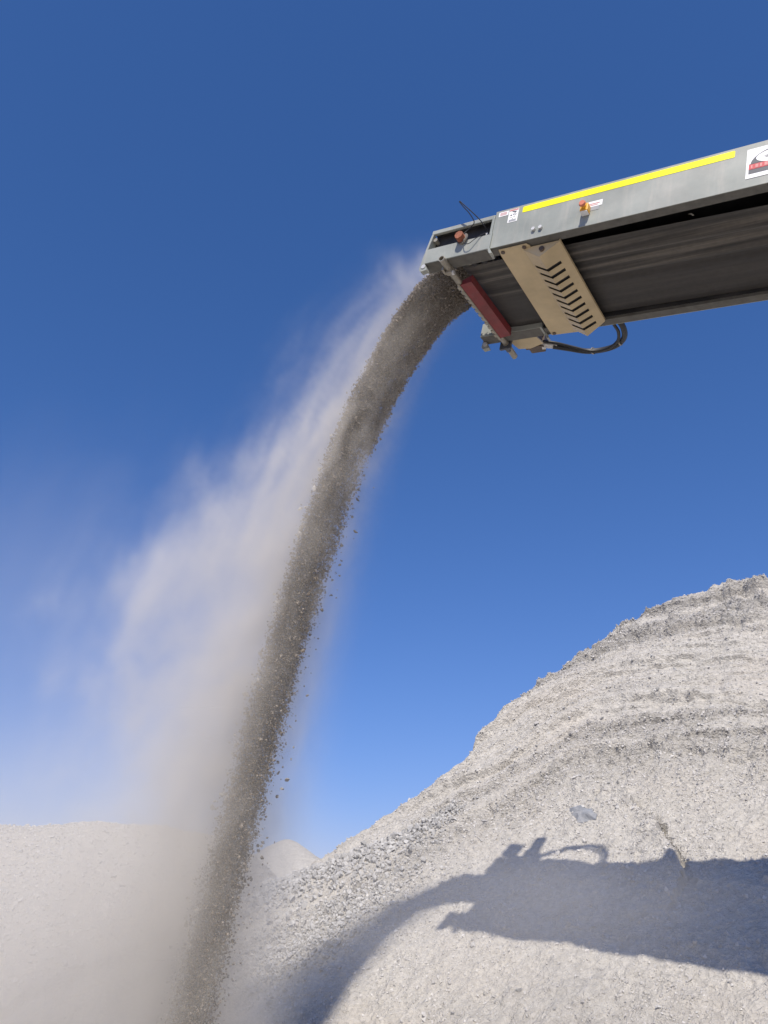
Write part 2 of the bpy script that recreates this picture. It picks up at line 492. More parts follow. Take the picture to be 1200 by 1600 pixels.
# half-buried slab of darker rock on the main pile
def slab():
    bm = bmesh.new()
    out = [(-0.50, 1.56), (-0.43, 1.575), (-0.36, 1.555), (-0.28, 1.57), (-0.20, 1.515), (-0.12, 1.46), (-0.07, 1.37), (-0.02, 1.33), (-0.03, 1.27), (-0.12, 1.285), (-0.20, 1.235), (-0.27, 1.25), (-0.31, 1.33), (-0.39, 1.385), (-0.41, 1.45)]
    r = random.Random(4)
    pts = []
    for (u, v) in out:
        p = pile_surface(np.array([u]), np.array([v]))[0]
        pts.append(p)
    c = pile_surface(np.array([-0.24]), np.array([1.40]))[0]
    ring0 = [bm.verts.new(Vector(p) - Vector(NRM) * 0.08) for p in pts]
    ring1 = [bm.verts.new(Vector(p) + Vector(NRM) * (-0.012 + 0.035 * r.random())) for p in pts]
    ring2 = [bm.verts.new(Vector(p * 0.5 + c * 0.5) + Vector(NRM) * (0.020 + 0.035 * r.random())) for p in pts]
    cc = bm.verts.new(Vector(c) + Vector(NRM) * 0.045)
    n = len(pts)
    for i in range(n):
        j = (i + 1) % n
        bm.faces.new((ring0[i], ring0[j], ring1[j], ring1[i]))
        bm.faces.new((ring1[i], ring1[j], ring2[j], ring2[i]))
        bm.faces.new((ring2[i], ring2[j], cc))
    bmesh.ops.recalc_face_normals(bm, faces=bm.faces)
    me = bpy.data.meshes.new('rock_slab'); bm.to_mesh(me); bm.free()
    me.materials.append(simple_mat('slab_rock', (0.20, 0.215, 0.24), 0.85, var=0.25, scale=9, bump=0.6, dust=0.5))
    return tag(link('rock_slab', me), 'flat blue-grey rock slab half buried in the gravel face above the shadow', 'rock')
slab()

# ------------------------------------------------------------------ the conveyor
# local frame: x = upstream along the belt (x = -s), y = across to the far side, z = up off the belt
AX = Vector((-0.81460798, 0.52003967, 0.25685128)); BX = Vector((0.53809216, 0.84288601, 0.0)); NX = Vector((0.21649635, -0.13820966, 0.96645094))
P0 = Vector((1.34569728, 4.49171964, 4.90875637 + CH))
conv = bpy.data.objects.new('conveyor', None)
COL.objects.link(conv)
rot = Matrix((-AX, BX, NX)).transposed()
conv.matrix_world = Matrix.Translation(P0) @ rot.to_4x4()
conv.empty_display_size = 0.3
tag(conv, 'raised grey conveyor boom with yellow stripe throwing out gravel and dust', 'conveyor')

M_GREY = simple_mat('grey_paint', (0.292, 0.314, 0.285), 0.45, var=0.06, scale=5, dust=0.35, dustcol=(0.50, 0.47, 0.42))
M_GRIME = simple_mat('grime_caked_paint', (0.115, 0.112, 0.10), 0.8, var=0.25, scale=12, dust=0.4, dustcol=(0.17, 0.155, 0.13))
M_DARK = simple_mat('interior_shade', (0.02, 0.02, 0.022), 0.7, var=0.3, scale=9, dust=0.25, dustcol=(0.16, 0.145, 0.13))  # near-black, puts the shade inside the boom and its openings into colour
M_TAN = simple_mat('tan_paint', (0.58, 0.46, 0.27), 0.5, var=0.05, scale=6, dust=0.3, dustcol=(0.45, 0.36, 0.24))
M_RED = simple_mat('red_polyurethane', (0.21, 0.030, 0.034), 0.55, var=0.2, scale=10, dust=0.45, dustcol=(0.16, 0.06, 0.055))
M_STEEL = simple_mat('worn_steel', (0.34, 0.32, 0.27), 0.5, 0.5, var=0.25, scale=18, dust=0.5, dustcol=(0.36, 0.31, 0.24))
M_ZINC = simple_mat('zinc', (0.62, 0.61, 0.585), 0.45, 0.35, var=0.1)
M_RUBBER = simple_mat('hose_rubber', (0.018, 0.018, 0.02), 0.5, var=0.2, scale=20)
M_YEL = simple_mat('reflective_yellow', (1.0, 0.95, 0.0), 0.4, var=0.02)
M_YBOX = simple_mat('yellow_plastic', (0.78, 0.40, 0.03), 0.45, var=0.05)
M_REDB = simple_mat('red_plastic', (0.62, 0.20, 0.12), 0.4, var=0.08)
M_WHITE = simple_mat('white_vinyl', (0.86, 0.86, 0.85), 0.5, var=0.02)
M_INK = simple_mat('dark_ink', (0.075, 0.08, 0.095), 0.5, var=0.05)
M_RINK = simple_mat('red_ink', (0.52, 0.045, 0.06), 0.5, var=0.10)
M_PINK = simple_mat('faded_red_ink', (0.60, 0.24, 0.22), 0.5, var=0.10)
M_RUST = simple_mat('rusty_orange', (0.30, 0.10, 0.05), 0.75, var=0.35, scale=22)
M_BROWN = simple_mat('motor_brown', (0.10, 0.072, 0.055), 0.55, var=0.25, scale=12)

def belt_mat():
    m, t, p = new_mat('belt_rubber')
    tc = nod(t, 'ShaderNodeTexCoord')
    mp = nod(t, 'ShaderNodeMapping'); mp.inputs['Scale'].default_value = (0.25, 9.0, 2.0)
    t.links.new(tc.outputs['Object'], mp.inputs['Vector'])
    n1 = nod(t, 'ShaderNodeTexNoise', i_Scale=1.6, i_Detail=5.0, i_Roughness=0.6)
    t.links.new(mp.outputs[0], n1.inputs['Vector'])
    n2 = nod(t, 'ShaderNodeTexNoise', i_Scale=24.0, i_Detail=6.0)
    t.links.new(tc.outputs['Object'], n2.inputs['Vector'])
    c = ramp(t, n1.outputs[0], [(0.34, (0.016, 0.015, 0.014)), (0.50, (0.052, 0.047, 0.041)), (0.66, (0.145, 0.128, 0.106))]).outputs[0]
    # the near half is streaked paler brown, the far half is near black
    sx = nod(t, 'ShaderNodeSeparateXYZ'); t.links.new(tc.outputs['Object'], sx.inputs[0])
    w = nod(t, 'ShaderNodeMath', operation='MULTIPLY_ADD'); w.inputs[1].default_value = 0.16
    t.links.new(n1.outputs[0], w.inputs[0]); t.links.new(sx.outputs['Y'], w.inputs[2])
    f = ramp(t, w.outputs[0], [(0.74, (0, 0, 0)), (0.80, (0.85, 0.85, 0.85))]).outputs[0]
    c = mixc(t, f, c, (0.034, 0.031, 0.029))
    c2 = ramp(t, n2.outputs[0], [(0.3, (0.85, 0.85, 0.85)), (0.7, (1.1, 1.1, 1.1))]).outputs[0]
    c = mixc(t, 1.0, c, c2, 'MULTIPLY')
    t.links.new(c, p.inputs['Base Color'])
    p.inputs['Roughness'].default_value = 0.62
    b = nod(t, 'ShaderNodeBump', i_Strength=0.35, i_Distance=0.01)
    t.links.new(n1.outputs[0], b.inputs['Height']); t.links.new(b.outputs[0], p.inputs['Normal'])
    return m
M_BELT = belt_mat()
wear(M_GREY, 0.55, 0.35, (0.20, 0.19, 0.18)); wear(M_TAN, 0.75, 0.20, (0.20, 0.12, 0.07), (0.50, 0.41, 0.28)); wear(M_RED, 0.5, 0.3, (0.10, 0.05, 0.05), (0.22, 0.13, 0.12))
wear(M_YEL, 0.25, 0.08, (0.5, 0.47, 0.1), (0.8, 0.76, 0.2))

class MB:
    def __init__(s): s.bm = bmesh.new()
    def box(s, s0, s1, b0, b1, n0, n1, bev=0.0):
        """box in belt coordinates: s towards the discharge, b across, n up"""
        m = Matrix.Translation((-(s0 + s1) / 2, (b0 + b1) / 2, (n0 + n1) / 2)) @ Matrix.Diagonal((abs(s1 - s0), abs(b1 - b0), abs(n1 - n0), 1))
        g = bmesh.ops.create_cube(s.bm, size=1.0, matrix=m)
        if bev:
            es = list({e for v in g['verts'] for e in v.link_edges})
            bmesh.ops.bevel(s.bm, geom=es, offset=bev, segments=2, affect='EDGES', profile=0.5)
        return s
    def prism(s, pts, vec):
        """closed outline pts (s,b,n) extruded by vec (s,b,n)"""
        c = lambda p: Vector((-p[0], p[1], p[2]))
        d = c(vec)
        a = [s.bm.verts.new(c(p)) for p in pts]
        b = [s.bm.verts.new(c(p) + d) for p in pts]
        s.bm.faces.new(a); s.bm.faces.new(b[::-1])
        n = len(a)
        for i in range(n):
            j = (i + 1) % n
            s.bm.faces.new((a[j], a[i], b[i], b[j]))
        return s
    def cyl(s, p, q, r, r2=None, seg=20, hole=0.0):
        p = Vector((-p[0], p[1], p[2])); q = Vector((-q[0], q[1], q[2]))
        ax = (q - p); L = ax.length
        R = ax.to_track_quat('Z', 'Y').to_matrix().to_4x4()
        M = Matrix.Translation(p) @ R
        prof = [(r, 0), (r2 if r2 is not None else r, L)]
        if hole:
            prof = [(r, 0), (r, L), (hole, L), (hole, 0), (r, 0)]
        rings = []
        for (rr, h) in prof:
            rings.append([s.bm.verts.new(M @ Vector((rr * math.cos(2 * math.pi * k / seg), rr * math.sin(2 * math.pi * k / seg), h))) for k in range(seg)])
        for a, b in zip(rings, rings[1:]):
            for k in range(seg):
                j = (k + 1) % seg
                s.bm.faces.new((a[k], a[j], b[j], b[k]))
        if not hole:
            s.bm.faces.new(rings[0][::-1]); s.bm.faces.new(rings[-1])
        return s
    def tube(s, pts, r, seg=10, sub=8):
        P = [Vector((-p[0], p[1], p[2])) for p in pts]
        Q = []
        for i in range(len(P) - 1):
            a, b, c, d = P[max(i - 1, 0)], P[i], P[i + 1], P[min(i + 2, len(P) - 1)]
            for k in range(sub):
                t = k / sub
                Q.append(0.5 * ((2 * b) + (c - a) * t + (2 * a - 5 * b + 4 * c - d) * t * t + (3 * b - a - 3 * c + d) * t ** 3))
        Q.append(P[-1])
        up = Vector((0.3, 0.2, 0.9)); prev = None
        for i, q in enumerate(Q):
            d = (Q[min(i + 1, len(Q) - 1)] - Q[max(i - 1, 0)]).normalized()
            x = d.cross(up).normalized(); y = d.cross(x)
            ring = [s.bm.verts.new(q + (x * math.cos(2 * math.pi * k / seg) + y * math.sin(2 * math.pi * k / seg)) * r) for k in range(seg)]
            if prev:
                for k in range(seg):
                    j = (k + 1) % seg
                    s.bm.faces.new((prev[k], prev[j], ring[j], ring[k]))
            else:
                s.bm.faces.new(ring[::-1])
            prev = ring
        s.bm.faces.new(prev)
        return s
    def build(s, name, mat, parent=None, smooth=0):
        bmesh.ops.recalc_face_normals(s.bm, faces=s.bm.faces)
        me = bpy.data.meshes.new(name); s.bm.to_mesh(me); s.bm.free()
        me.materials.append(mat)
        if smooth:
            me.polygons.foreach_set('use_smooth', [True] * len(me.polygons))
            me.set_sharp_from_angle(angle=math.radians(smooth))
        return link(name, me, parent if parent is not None else conv)

UPS = -7.5        # upstream end, out of the frame
FW = 1.302        # frame width

# --- side frames: folded channels, web outermost, flanges turned inwards
def side_frame(mir):
    m = (lambda b: FW - b) if mir else (lambda b: b)
    k = MB()
    k.box(UPS, 0.555, m(0.0), m(0.006), 0.0, 0.392)            # web
    k.box(UPS, 0.555, m(0.006), m(0.075), 0.386, 0.392)        # top flange
    o = k.build('side_frame', M_GREY)
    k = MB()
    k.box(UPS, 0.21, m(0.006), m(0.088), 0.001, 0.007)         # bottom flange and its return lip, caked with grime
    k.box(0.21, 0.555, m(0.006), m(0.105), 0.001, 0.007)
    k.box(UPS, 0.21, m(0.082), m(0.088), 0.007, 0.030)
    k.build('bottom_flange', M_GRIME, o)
    h = MB()                                                   # head section with the bearing window
    h.box(0.562, 1.200, m(0.0), m(0.028), 0.324, 0.366, 0.004)     # top rail
    h.box(0.562, 1.228, m(-0.004), m(0.135), 0.000, 0.158, 0.004)  # bottom rail
    h.prism([(1.228, m(0.0), 0.158), (1.206, m(0.0), 0.158), (1.178, m(0.0), 0.322), (1.200, m(0.0), 0.322)], (0, m(0.075) - m(0), 0))
    h.box(0.556, 0.580, m(-0.006), m(0.075), 0.158, 0.322)
    h.prism([(1.236, m(-0.006), 0.05), (1.230, m(-0.006), 0.12), (1.212, m(-0.006), 0.02), (1.16, m(-0.006), -0.075), (1.225, m(-0.006), -0.085), (1.248, m(-0.006), -0.06)], (0, m(0.05) - m(0), 0))
    hh = h.build('head_frame', M_GREY)
    MB().box(0.565, 1.196, m(0.077), m(0.083), 0.150, 0.362).build('inner_plate', M_DARK, hh)  # near-black back wall, the shade of the opening painted in
    MB().box(0.585, 1.190, m(0.030), m(0.076), 0.352, 0.358).build('window_shade_sheet', M_DARK, hh)  # added dark sheet for the shade under the top rail
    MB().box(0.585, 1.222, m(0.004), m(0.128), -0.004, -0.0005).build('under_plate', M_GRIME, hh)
    MB().cyl((1.205, m(-0.012), -0.035), (1.205, m(0.062), -0.035), 0.022, seg=8).build('bolt', M_ZINC, hh)
    MB().cyl((1.165, m(0.02), 0.275), (1.165, m(0.075), 0.275), 0.02, seg=10).build('bolt', M_STEEL, hh)
    b = MB().prism([(0.548, m(-0.012), 0.16), (0.566, m(-0.012), 0.16), (0.566, m(-0.012), 0.0), (0.540, m(-0.012), -0.06), (0.515, m(-0.012), -0.06), (0.548, m(-0.012), 0.0)], (0, m(0.05) - m(0), 0))
    b.build('joint_bracket', M_GREY, hh)
    MB().box(UPS, 0.60, m(0.090), m(0.096), 0.030, 0.299).build('shade_liner', M_DARK, o)  # added dark sheet, makes the gap beside the belt read as shade
    return o, hh
sf, hf = side_frame(False)
sf2, hf2 = side_frame(True)
sf['label'] = 'near grey side channel with yellow tape'
sf2['label'] = 'far grey side channel'

# added board on the far channel, unseen, shaped to raise the boom's shadow
MB().prism([(-0.78, FW - 0.05, 0.392), (-0.82, FW - 0.05, 0.72), (-1.5, FW - 0.05, 0.88), (-2.2, FW - 0.05, 1.12), (UPS, FW - 0.05, 1.35), (UPS, FW - 0.05, 0.392)], (0, 0.008, 0)).build('shadow_board', M_GREY)
# inner trough deck above the return belt (closes the boom from above)
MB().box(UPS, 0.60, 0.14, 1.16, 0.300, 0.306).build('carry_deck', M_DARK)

# --- belt: return run with shallow ripples, wrap over the head drum, loaded top run
def belt():
    b0, b1 = 0.215, 1.175
    nb = 49
    prof = []                                                   # (s, n) along one side
    for s_ in np.linspace(UPS, 0.80, 60):
        prof.append((s_, 0.060))
    for a_ in np.linspace(-90, 90, 16):
        prof.append((0.86 + 0.145 * math.cos(math.radians(a_)), 0.205 + 0.145 * math.sin(math.radians(a_))))
    for s_ in np.linspace(0.78, UPS, 60):
        prof.append((s_, 0.350))
    co = []
    for i, (s_, n_) in enumerate(prof):
        for k in range(nb):
            q = k / (nb - 1)
            b = b0 + (b1 - b0) * q + (0.055 * min(1, max(0, (0.1 - s_) / 1.7)) * (1 - 0.5 * q) if i < 60 else 0)
            rip = 0.0
            if i < 60:
                fade = min(1, max(0.35, (0.8 - s_) / 1.2))
                rip = fade * (0.014 * math.sin(q * 27 + 0.25 * s_) * (q < 0.62) + 0.007 * math.sin(q * 51 + 1) * (q < 0.62)) - 0.012 * abs(q - 0.60)
            elif i >= 76:
                rip = 0.05 * max(0, abs(q - 0.5) - 0.2) / 0.3
            co.append((-s_, b, n_ + rip))
    n = len(prof)
    idx = np.arange(n * nb).reshape(n, nb)
    F = np.stack([idx[:-1, :-1], idx[:-1, 1:], idx[1:, 1:], idx[1:, :-1]], -1).reshape(-1, 4)
    o = link('belt', mesh_np('belt', np.array(co), F, M_BELT, True), conv)
    return o
belt()
dr = MB().cyl((0.86, 0.17, 0.205), (0.86, 1.20, 0.205), 0.138, seg=32).build('head_drum', M_STEEL, smooth=40)
MB().cyl((0.86, 0.085, 0.205), (0.86, 0.17, 0.205), 0.035).build('shaft', M_STEEL, dr)
for s_ in (0.14, -1.05, -2.3):
    d = MB()
    d.prism([(s_ + 0.006, 0.131, 0.006), (s_ - 0.012, 0.131, 0.006), (s_ - 0.012, 0.20, 0.045), (s_ - 0.006, 0.20, 0.055)], (0.012, 0, 0)).build('idler_bracket', M_STEEL)
# return roller stubs in the gap by the head
for s_ in (0.70, 0.80):
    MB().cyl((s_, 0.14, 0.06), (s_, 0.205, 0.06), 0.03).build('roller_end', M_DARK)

# --- belt scraper
sc = MB().cyl((1.005, -0.035, -0.015), (1.005, 0.30, -0.015), 0.031, hole=0.024).build('scraper_pipe', M_STEEL, smooth=40)
MB().cyl((1.005, 0.30, -0.015), (1.005, 1.30, -0.015), 0.026).build('scraper_shaft', M_STEEL, sc, smooth=40)
MB().cyl((1.005, 1.30, -0.015), (1.015, 1.555, -0.015), 0.031, hole=0.022).build('end_pipe', M_STEEL, sc, smooth=40)
MB().box(0.972, 1.030, 0.10, 0.145, -0.065, 0.02, 0.004).box(1.03, 1.05, 0.06, 0.13, -0.06, -0.02).build('clamp', M_STEEL, sc)
MB().cyl((0.955, 0.13, -0.05), (0.975, 0.13, -0.052), 0.022, seg=8).build('clamp_bolt', M_ZINC, sc)
MB().box(0.95, 1.07, 1.315, 1.345, -0.075, 0.03, 0.004).box(0.985, 1.02, 1.345, 1.40, -0.065, 0.0).build('clamp', M_INK, sc)
bl = MB()
bl.prism([(0.885, 0, -0.030), (0.995, 0, -0.045), (0.995, 0, 0.0), (0.885, 0, 0.045)], (0, 0.86, 0))
blo = bl.build('scraper_blade', M_RED)
blo.location = (0, 0.315, 0)
tb = MB()
for k in range(12):
    tb.box(1.000, 1.034, 0.33 + k * 0.07, 0.375 + k * 0.07, -0.052, -0.040)
tb.box(0.996, 1.020, 0.30, 1.20, -0.050, -0.042)
tb.build('blade_holder', M_STEEL, blo).location = (0, -0.315, 0)

# --- tan guard: flat plate and slotted V cover
gd = MB().prism([(0.478, 0.030, -0.006), (0.225, 0.030, -0.006), (0.205, 0.060, -0.006), (0.205, 1.285, -0.006), (0.225, 1.312, -0.006), (0.505, 1.300, -0.006), (0.505, 1.20, -0.006), (0.488, 0.10, -0.006)], (0, 0, -0.006)).build('guard_plate', M_TAN)
for s_, b_ in ((0.452, 0.065), (0.255, 0.060), (0.470, 1.275)):
    MB().cyl((s_, b_, -0.013), (s_, b_, -0.020), 0.018, seg=14).build('bolt', M_BROWN, gd)
A_ = (0.262, -0.030); C_ = (0.120, -0.116); B_ = (-0.048, -0.020)
def vcover():
    k = MB()
    th = 0.004
    slots = [0.285 + i * 0.0965 for i in range(10)]
    hw = 0.018
    b_lo, b_hi = 0.075, 1.262
    def facet(p_edge, p_apex, reach, b_top, lead):
        # w = 0 at the bend, w = 1 at the outer edge; the slots are left open between the teeth
        e = Vector((-p_edge[0], 0, p_edge[1])); a = Vector((-p_apex[0], 0, p_apex[1]))
        d = e - a
        nr = Vector((0, 1, 0)).cross(d).normalized()
        if nr.z > 0: nr = -nr
        def quad(pts):
            va = [k.bm.verts.new(a + d * w + Vector((0, b, 0))) for (w, b) in pts]
            vb = [k.bm.verts.new(v.co - nr * th) for v in va]
            k.bm.faces.new(va); k.bm.faces.new(vb[::-1])
            for i in range(len(va)):
                j = (i + 1) % len(va)
                k.bm.faces.new((va[j], va[i], vb[i], vb[j]))
        e_hi = b_hi - (0.02 if lead > 0.03 else 0.05)
        quad([(reach, b_top + (b_lo + lead - b_top) * (1 - reach)), (1, b_top), (1, e_hi), (reach, e_hi + (b_hi - e_hi) * (1 - reach))])
        cuts = [None] + slots + [None]
        for p, q in zip(cuts, cuts[1:]):
            lo0 = p + hw if p else b_lo + lead
            lo1 = p + hw if p else b_top + (b_lo + lead - b_top) * (1 - reach)
            hi0 = q - hw if q else b_hi
            hi1 = q - hw if q else e_hi + (b_hi - e_hi) * (1 - reach)
            quad([(0, lo0), (reach, lo1), (reach, hi1), (0, hi0)])
    facet(A_, C_, 0.88, 0.085, 0.031)
    facet(B_, C_, 0.66, 0.080, 0.03)
    return k.build('slotted_cover', M_TAN)
vc = vcover()
MB().prism([(0.252, 0.10, -0.020), (0.120, 0.10, -0.092), (-0.036, 0.10, -0.011), (-0.036, 0.10, -0.007), (0.252, 0.10, -0.008)], (0, 1.135, 0)).build('slot_shade', M_DARK, vc)  # added dark sheet behind the slots, stands in for the shade within
MB().prism([(0.262, 0.078, -0.030), (0.120, 0.100, -0.116), (-0.048, 0.078, -0.020), (-0.048, 0.078, -0.010), (0.262, 0.078, -0.010)], (0, 0.004, 0)).build('end_cap', M_TAN, vc)
MB().cyl((0.10, 0.108, -0.055), (0.10, 0.070, -0.055), 0.022, seg=12).build('grease_nipple', M_BROWN, vc)
MB().box(-0.056, -0.048, 0.075, 1.20, -0.024, 0.0).build('cover_lip', M_TAN, vc)

# --- drive motor and hoses on the far side
mo = MB()
mo.prism([(1.03, 1.37, 0.085), (0.73, 1.37, 0.085), (0.70, 1.52, 0.085), (0.86, 1.575, 0.085), (0.985, 1.555, 0.085)], (0, 0, -0.014))
mount = mo.build('motor_mount', M_TAN)
MB().box(0.74, 0.90, 1.40, 1.69, 0.086, 0.30, 0.010).box(0.72, 0.92, 1.56, 1.60, 0.075, 0.31, 0.004).build('motor', M_BROWN, mount)
MB().box(0.62, 1.02, 1.306, 1.37, 0.05, 0.40, 0.004).build('gearbox', M_BROWN, mount)
MB().cyl((0.80, 1.50, 0.30), (0.76, 1.54, 0.66), 0.085).cyl((0.76, 1.54, 0.66), (0.755, 1.545, 0.72), 0.05).build('hydraulic_motor', M_BROWN, mount, smooth=40)
MB().cyl((1.05, 1.32, 0.42), (1.05, 1.56, 0.46), 0.10).build('bearing_housing', M_BROWN, mount, smooth=40)
hz = MB()
hz.tube([(0.64, 1.625, 0.095), (0.52, 1.70, 0.10), (0.36, 1.825, 0.12), (0.20, 1.86, 0.135), (0.05, 1.82, 0.14), (-0.06, 1.70, 0.13), (-0.105, 1.54, 0.12), (-0.10, 1.40, 0.12), (-0.09, 1.31, 0.12)], 0.028, 12)
h1 = hz.build('hydraulic_hose', M_RUBBER, smooth=60)
MB().tube([(0.72, 1.545, 0.115), (0.60, 1.60, 0.11), (0.45, 1.72, 0.11), (0.30, 1.81, 0.10), (0.14, 1.81, 0.105), (0.01, 1.72, 0.11), (-0.045, 1.58, 0.11), (-0.05, 1.45, 0.10), (-0.045, 1.31, 0.10)], 0.016, 10).build('hydraulic_hose', M_RUBBER, smooth=60)
MB().cyl((0.74, 1.565, 0.10), (0.60, 1.63, 0.10), 0.016).cyl((0.74, 1.60, 0.10), (0.63, 1.635, 0.097), 0.022).cyl((0.745, 1.60, 0.10), (0.71, 1.61, 0.10), 0.034, seg=6).build('hose_fitting', M_ZINC, h1, smooth=40)
for q in ((0.30, 1.845, 0.126), (0.0, 1.775, 0.135)):
    MB().cyl((q[0] + 0.007, q[1], q[2]), (q[0] - 0.007, q[1] - 0.003, q[2]), 0.036).build('cable_tie', M_STEEL, h1)

# --- yellow tape, stickers, sign, bolts on the near web (outer face b = 0)
def plate(name, mat, s0, s1, n0, n1, parent=None, th=0.002, b=0.0, r=0.0, skew=0.0):
    k = MB()
    if r:
        pts = []
        for cs, cn, a0 in ((s1 - r, n1 - r, 0), (s0 + r, n1 - r, 90), (s0 + r, n0 + r, 180), (s1 - r, n0 + r, 270)):
            for q in range(5):
                a = math.radians(a0 + q * 22.5)
                pts.append((cs + r * math.cos(a), b, cn + r * math.sin(a)))
        k.prism(pts, (0, -th, 0))
    else:
        k.box(s0, s1, b - th, b, n0, n1)
    return k.build(name, mat, parent)
plate('reflective_tape', M_YEL, -1.365, 0.300, 0.309, 0.371, sf, r=0.010)
st = plate('sticker', M_WHITE, 0.435, 0.525, 0.325, 0.372, sf)
st['label'] = 'small white sticker with faded red print'
k = MB()
for q in range(3): k.box(0.448, 0.512, -0.0034, -0.0024, 0.336 + q * 0.011, 0.340 + q * 0.011)
k.build('print', M_PINK, sf)
st = plate('sticker', M_WHITE, 0.338, 0.428, 0.235, 0.375, sf)
st['label'] = 'tall white warning sticker with pictogram'
MB().box(0.342, 0.424, -0.0034, -0.0024, 0.356, 0.371).build('print', M_PINK, sf)
k = MB()
k.prism([(0.40, -0.0024, 0.352), (0.392, -0.0024, 0.345), (0.365, -0.0024, 0.328), (0.355, -0.0024, 0.345)], (0, -0.001, 0))
for a_, b_, c_ in ((0.402, 0.310, .016), (0.378, 0.316, .014), (0.360, 0.312, .012), (0.40, 0.285, .008), (0.372, 0.292, .01), (0.385, 0.272, .007)):
    k.box(a_ - c_ / 2, a_ + c_ / 2, -0.0034, -0.0024, b_ - c_ / 3, b_ + c_ / 3)
for q in range(3): k.box(0.350, 0.416, -0.0034, -0.0024, 0.243 + q * 0.008, 0.245 + q * 0.008)
k.build('print', M_INK, sf)
for s_ in (0.160, 0.098):
    MB().cyl((s_, 0, 0.090), (s_, -0.020, 0.090), 0.017, seg=6).build('bolt', M_ZINC, sf)
st = plate('sticker', M_WHITE, -0.405, -0.265, 0.178, 0.232, sf)
st['label'] = 'white label with red line beside the stop button'
MB().box(-0.385, -0.285, -0.0034, -0.0024, 0.204, 0.210).box(-0.37, -0.30, -0.0034, -0.0024, 0.190, 0.195).build('print', M_PINK, sf)
plate('label_plate', simple_mat('grey_vinyl', (0.33, 0.34, 0.35), 0.5, var=0.1), -0.385, -0.300, 0.140, 0.177, sf)
# emergency stop
es = MB().box(-0.315, -0.250, -0.060, 0.0, 0.105, 0.178, 0.006).build('emergency_stop', M_YBOX)
es['label'] = 'yellow emergency stop box with red mushroom button'
MB().cyl((-0.2825, -0.060, 0.143), (-0.2825, -0.082, 0.143), 0.018).build('collar', M_YBOX, es, smooth=40)
MB().cyl((-0.2825, -0.082, 0.143), (-0.2825, -0.094, 0.143), 0.022, 0.029).cyl((-0.2825, -0.094, 0.143), (-0.2825, -0.108, 0.143), 0.029, 0.023).build('button', M_REDB, es, smooth=40)
MB().box(-0.311, -0.254, -0.056, -0.004, 0.100, 0.1045).build('base', M_WHITE, es)

# maker's sign: a white plate with a dark arch round a white C, a red band with faint print and a dark band
sg = plate('sign', M_WHITE, -2.00, -1.448, 0.074, 0.342, th=0.003)
sg['label'] = 'white sign with dark arch, white letter C and red band'
def arc_pts(cs, cn, rs, rn, a0, a1, nn):
    return [(cs - rs * math.cos(math.radians(a0 + (a1 - a0) * i / nn)), cn + rn * math.sin(math.radians(a0 + (a1 - a0) * i / nn))) for i in range(nn + 1)]
cs, cn = -1.725, 0.197
def flat(name, mat, outline, b, parent):
    k = MB(); k.prism([(-q[0] * -1, b, q[1]) for q in outline], (0, -0.0012, 0))
    bmesh.ops.triangulate(k.bm, faces=[f for f in k.bm.faces if len(f.verts) > 4])
    return k.build(name, mat, parent)
arch = [(cs + 0.250 * math.cos(math.radians(a)), cn + 0.134 * math.sin(math.radians(a))) for a in range(0, 181, 6)]
flat('arch', M_INK, arch + [(cs - 0.250, cn - 0.004), (cs + 0.250, cn - 0.004)], -0.0032, sg)
# white C (open to the inner side)
co_ = [(cs + 0.065 + 0.150 * math.cos(math.radians(a)), 0.243 + 0.058 * math.sin(math.radians(a))) for a in range(62, 299, 8)]
ci_ = [(cs + 0.065 + 0.100 * math.cos(math.radians(a)), 0.243 + 0.027 * math.sin(math.radians(a))) for a in range(298, 61, -8)]
co_ = [(2 * (cs + 0.065) - q[0], q[1]) for q in co_]; ci_ = [(2 * (cs + 0.065) - q[0], q[1]) for q in ci_]
flat('letter', M_WHITE, co_ + ci_, -0.0046, sg)
rd = [(cs + 0.060 + 0.075 * math.cos(math.radians(a)), 0.243 + 0.021 * math.sin(math.radians(a))) for a in range(0, 360, 20)]
flat('emblem', M_RINK, rd, -0.0046, sg)
MB().box(-1.985, -1.466, -0.0056, -0.0044, 0.150, 0.196).build('red_band', M_RINK, sg)
MB().box(-1.985, -1.466, -0.0044, -0.0032, 0.112, 0.202).build('dark_band', M_INK, sg)
k = MB()
for q in range(17): k.box(-1.480 - q * 0.029, -1.480 - q * 0.029 - (0.010, 0.019, 0.014, 0.021)[q % 4], -0.0066, -0.0056, 0.158, 0.188)
k.build('print', M_PINK, sg)

# --- speed sensor in the head window with its leads
sn = MB().cyl((0.850, -0.020, 0.172), (0.850, -0.075, 0.172), 0.040, seg=8).build('speed_sensor', M_RUST)
MB().cyl((0.835, -0.004, 0.170), (0.84, -0.016, 0.171), 0.055, seg=18).build('flange', M_STEEL, sn)
MB().cyl((0.850, -0.004, 0.172), (0.850, -0.020, 0.172), 0.048, seg=8).build('collar', M_BROWN, sn)
MB().tube([(0.845, -0.03, 0.205), (0.81, -0.02, 0.245), (0.765, -0.03, 0.275), (0.745, -0.035, 0.315), (0.79, -0.07, 0.39), (0.85, -0.09, 0.46), (0.905, -0.10, 0.53)], 0.0045, 6).build('cable', M_RUBBER, sn)
MB().tube([(0.64, 0.06, 0.245), (0.655, -0.01, 0.275), (0.70, -0.045, 0.330), (0.77, -0.08, 0.40), (0.84, -0.095, 0.47), (0.90, -0.10, 0.535)], 0.0045, 6).build('cable', M_RUBBER, sn)
MB().tube([(0.815, -0.04, 0.140), (0.79, -0.045, 0.085), (0.745, -0.04, 0.075), (0.70, -0.03, 0.120), (0.655, -0.012, 0.165), (0.60, -0.008, 0.185)], 0.004, 6).build('cable', M_RUBBER, sn)
